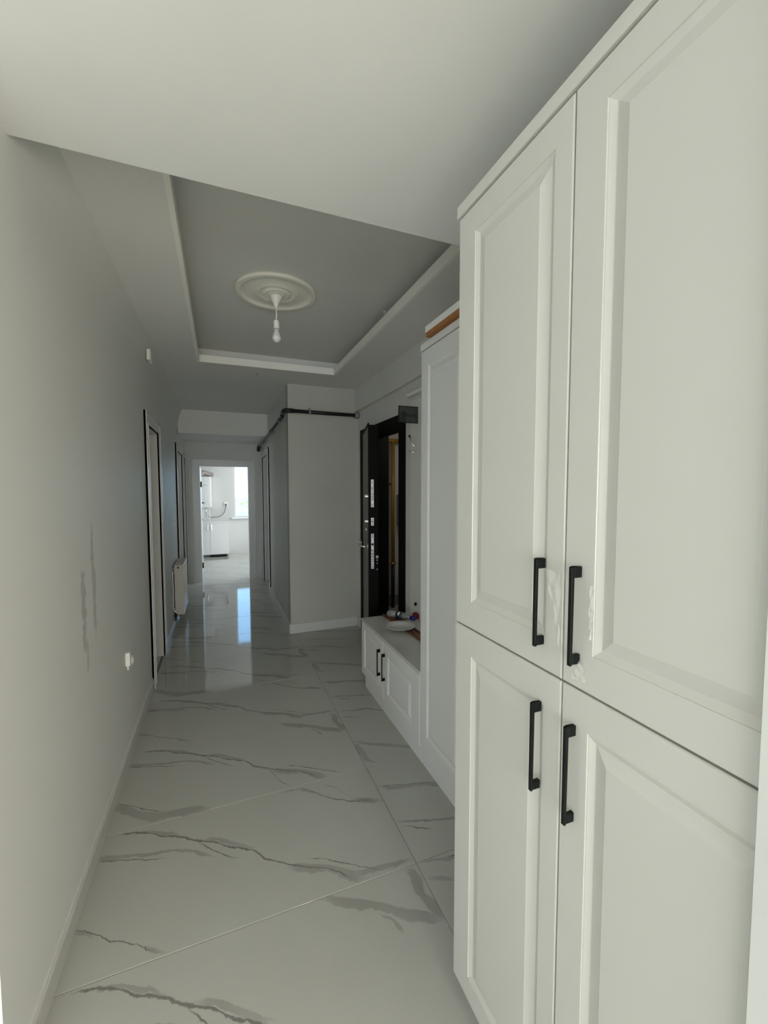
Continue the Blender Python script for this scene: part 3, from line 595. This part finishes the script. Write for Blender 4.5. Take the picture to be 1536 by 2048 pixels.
# ------------------------------------------------------------------ left wall fittings
so = empty('wall_socket', (-.5, 2.66, .54), 'white double socket low on the left wall near the first door', 'socket')
bx('cover_plate', PLAST, (-.5, -.492, 2.62, 2.70, .49, .575), parent=so, bev=.002)
lathe('socket_well', PLAST, [(.028, 0), (.028, .014), (.022, .014), (.022, .004), (0, .004)], (-.493, 2.66, .53), so, n=24, axis='x')
tag(bx('wall_socket', PLAST, (-.5, -.478, 2.585, 2.612, .525, .60), bev=.002), 'small white raised box left of the low wall socket', 'socket')
tag(bx('door_chime', PLAST, (-.4625, -.435, 3.40, 3.50, 2.41, 2.49), bev=.008), 'small white oval box high on the left wall before the first door', 'chime')
sw1 = empty('light_switch', (-.5, 5.24, 1.13), 'white light switch on the left wall between the first two doors', 'switch')
bx('cover_plate', PLAST, (-.5, -.490, 5.20, 5.28, 1.085, 1.165), parent=sw1, bev=.002); bx('rocker', TRIM, (-.490, -.485, 5.215, 5.265, 1.10, 1.15), parent=sw1, bev=.001)
tag(bx('cable_outlet', GREYP, (-.4875, -.480, 5.9, 5.93, 2.20, 2.27)), 'small dark slot plate above the second left door', 'outlet')
sw2 = empty('light_switch', (.65, 5.95, 1.3), 'small switch on the pillar side wall before the kitchen', 'switch')
bx('cover_plate', PLAST, (.644, .654, 7.06, 7.13, 1.10, 1.18), parent=sw2, bev=.002); bx('rocker', GREYP, (.641, .644, 7.075, 7.115, 1.115, 1.165), parent=sw2)
# ------------------------------------------------------------------ radiator
rd = empty('radiator', (-.43, 5.4, 0), 'white panel radiator on the left wall between the first two doors', 'radiator')
rx0, rx1, ry0, ry1, rz0, rz1 = -.482, -.393, 5.02, 5.58, .11, .66
bx('side_panel', RADM, (rx0, rx1, ry0, ry0+.004, rz0, rz1), parent=rd, bev=.001); bx('side_panel', RADM, (rx0, rx1, ry1-.004, ry1, rz0, rz1), parent=rd, bev=.001)
bm = bmesh.new(); box(bm, rx1-.012, rx1, ry0+.005, ry1-.005, rz0, rz1)
k = 14
for i in range(k):
    y = ry0+.02+(ry1-ry0-.04)*(i+.5)/k; box(bm, rx1, rx1+.003, y-.010, y+.010, rz0+.03, rz1-.03)
fin('front_panel', bm, RADM, rd); bx('rear_panel', RADM, (rx0, rx0+.012, ry0+.005, ry1-.005, rz0, rz1), parent=rd)
bx('top_grille', RADM, (rx0+.012, rx1-.012, ry0+.004, ry1-.004, rz1-.008, rz1-.004), *[(rx0+.013, rx1-.013, ry0+.02+i*.02, ry0+.028+i*.02, rz1-.004, rz1) for i in range(26)], parent=rd)
bx('convector_fins', RADM, *[(rx0+.014, rx1-.014, ry0+.03+i*.03, ry0+.032+i*.03, rz0+.01, rz1-.03) for i in range(17)], parent=rd)
lathe('bleed_cap', DARKIN, [(.011, 0), (.011, .004), (0, .004)], (-.443, ry0, .633), rd, n=20, axis='y', dirv=-1)
lathe('bleed_screw', CHROME, [(.006, 0), (.005, .008), (0, .008)], (-.443, ry0, .633), rd, n=16, axis='y', dirv=-1)
tub('bypass_pipe', CHROME, arc([(-.488, ry0+.05, .60), (-.4955, ry0-.015, .60), (-.4955, ry0-.015, .17), (-.45, ry0-.012, .115), (-.44, ry0+.02, .118)], rad=.025), .0055, rd)
bx('wall_bracket', GREYP, (-.5, -.482, ry0+.01, ry0+.04, .56, .63), parent=rd); bx('wall_bracket', GREYP, (-.5, -.482, ry0+.01, ry0+.04, .13, .18), parent=rd)
lathe('valve_body', DARKIN, [(0, 0), (.012, 0), (.016, .02), (.013, .05), (0, .055)], (-.478, ry0-.004, .085), rd, n=16)
lathe('valve_nut', BRASS, [(0, 0), (.013, 0), (.013, .018), (0, .018)], (-.44, ry0+.01, .092), rd, n=8)
tub('supply_pipe', PIPEBLK, arc([(-.478, ry0-.004, .10), (-.478, ry0-.004, .055), (-.499, ry0-.004, .052)], rad=.015), .009, rd)
# ------------------------------------------------------------------ stairwell pieces
gp = empty('gas_pipe', (2, 4.75, 0), 'yellow gas riser with black lower part seen through the entrance door', 'pipe')
tub('riser', YEL, [(2.0, 4.76, .56), (2.0, 4.76, 2.085)], .024, gp); tub('cross_pipe', YEL, [(1.86, 4.76, 2.085), (2.14, 4.76, 2.085)], .024, gp)
tub('flange', BRASS, [(2.0, 4.76, .545), (2.0, 4.76, .575)], .040, gp); tub('lower_riser', PIPEBLK, [(2.0, 4.76, .0), (2.0, 4.76, .55)], .024, gp)
tub('wall_clip', DARKIN, [(1.96, 4.78, 1.55), (2.0, 4.78, 1.55)], .012, gp, 8)
vt = empty('gas_valve', (2.1, 4.76, 1.4), 'gas valve and meter hose beside the yellow riser in the stairwell', 'valve')
tub('hose', PIPEBLK, arc([(2.14, 4.76, 2.07), (2.18, 4.76, 1.98), (2.15, 4.76, 1.80), (2.19, 4.75, 1.55)], rad=.06), .018, vt)
bx('valve_box', GREYP, (2.09, 2.28, 4.74, 4.858, 1.02, 1.42), parent=vt, bev=.006); tub('lever', CHROME, [(2.13, 4.73, 1.42), (2.16, 4.73, 1.52)], .012, vt, 8)
tag(bx('meter_cabinet', GREYP, (1.78, 1.88, 4.76, 4.86, .04, .20), bev=.003), 'small grey box on the stairwell floor left of the riser', 'box')
# ------------------------------------------------------------------ kitchen things
kc = empty('base_cabinet', (-.3, 9.9, 0), 'white two door base cabinet under the boiler in the kitchen', 'cabinet')
KC = mat('kitchen_white_gloss', (.83, .84, .85), .2)
bx('body', KC, (-.98, .168, 9.72, 10.11, .06, .748), parent=kc); bx('toe_kick', GREYP, (-.98, .13, 9.76, 10.1, 0, .06), parent=kc)
bx('black_plinth_gap', DARKIN, (-.225, .12, 9.735, 9.759, .0, .055), parent=kc); bx('counter_edge', KC, (-.99, .175, 9.70, 10.115, .748, .765), parent=kc)
for a, b_ in ((-.214, .168), (-.598, -.218)):
    d = bx('door', KC, (a+.002, b_, 9.70, 9.719, .062, .745), parent=kc, bev=.002); hx = a+.035 if a > -.3 else b_-.035
    bx('handle', CHROME, (hx-.006, hx+.006, 9.675, 9.683, .60, .72), (hx-.005, hx+.005, 9.683, 9.70, .605, .615), (hx-.005, hx+.005, 9.683, 9.70, .705, .715), parent=d)
bo_ = empty('gas_boiler', (-.37, 9.9, 1.1), 'white wall hung boiler seen through the kitchen doorway', 'boiler')
bm = bmesh.new(); box(bm, -.58, -.165, 9.80, 10.12, 1.085, 1.755); bmesh.ops.bevel(bm, geom=[e for e in bm.edges if abs(e.verts[0].co.z-e.verts[1].co.z) > .1], offset=.03, segments=4, affect='EDGES')
fin('casing', bm, KC, bo_)
bx('panel_slit', GREYP, (-.56, -.25, 9.7985, 9.8, 1.565, 1.572), parent=bo_); bx('control_window', BLACK, (-.37, -.335, 9.797, 9.80, 1.17, 1.205), parent=bo_)
lathe('control_knob', GREYP, [(0, 0), (.012, 0), (.010, .012), (0, .012)], (-.315, 9.80, 1.185), bo_, n=14, axis='y', dirv=-1)
tub('flue', mat('flue_aluminium', (.28, .26, .24), .5, metal=.2), arc([(-.37, 9.97, 1.75), (-.37, 9.97, 1.86), (-.15, 10.11, 1.80)], rad=.06), .05, bo_, 18)
for i, (px_, zz) in enumerate(((-.345, .77), (-.29, .86), (-.255, .80), (-.225, .77))):
    tub('water_pipe', PLAST if i != 1 else CHROME, arc([(px_, 9.95, 1.09), (px_, 9.95, .98), (px_+(.01 if i % 2 else -.006), 9.96, .92), (px_, 9.96, zz)], rad=.04), .011, bo_, 10)
tag(tub('power_cable', BLACK, arc([(-.20, 9.98, 1.085), (-.27, 10.0, .96), (-.26, 10.05, .87), (-.16, 10.06, .853), (-.02, 10.07, .86), (.08, 10.08, .93), (.125, 10.09, 1.095)], rad=.12, n=10), .0055, None, 8), 'black cable looping from the boiler to the kitchen socket', 'cable')
ks = empty('wall_socket', (.125, 10.1, 1.13), 'white kitchen socket with plug left of the window', 'socket')
bx('cover_plate', PLAST, (.085, .165, 10.108, 10.12, 1.09, 1.19), parent=ks, bev=.002); bx('plug', BLACK, (.113, .137, 10.085, 10.108, 1.10, 1.15), parent=ks, bev=.004)
# ------------------------------------------------------------------ outside
struct(bx('ground', GROUND, (-150, 150, 14, 220, -3.6, -3.4)))
tr = empty('tree', (2.2, 24, -3.4), 'tree outside the kitchen window, sunlight put into its pale leaf colour', 'tree')
tub('trunk', BARK, [(2.4, 26, -3.4), (2.35, 26, -1.5), (2.3, 26, -.2)], [.22, .16, .10], tr)
bm = bmesh.new()
for i in range(420):
    a, c = random.uniform(0, 6.283), random.uniform(-1, 1); rr = 1.9*random.uniform(.45, 1)**.5; q = math.sqrt(1-c*c)
    p = Vector((2.3+rr*q*math.cos(a)*1.2, 26+rr*q*math.sin(a), -.4+rr*c*.85)); s = random.uniform(.10, .2)
    n1 = Vector((random.gauss(0, 1), random.gauss(0, 1), random.gauss(0, 1))).normalized(); n2 = n1.orthogonal().normalized()*s; n3 = n1.cross(n2)
    bm.faces.new([bm.verts.new(p+n2), bm.verts.new(p+n3*.6), bm.verts.new(p-n2), bm.verts.new(p-n3*.6)])
cr = fin('foliage', bm, LEAF, tr); cr['kind'] = 'stuff'
for o in list(bpy.data.objects):
    if 'base' in o: del o['base']
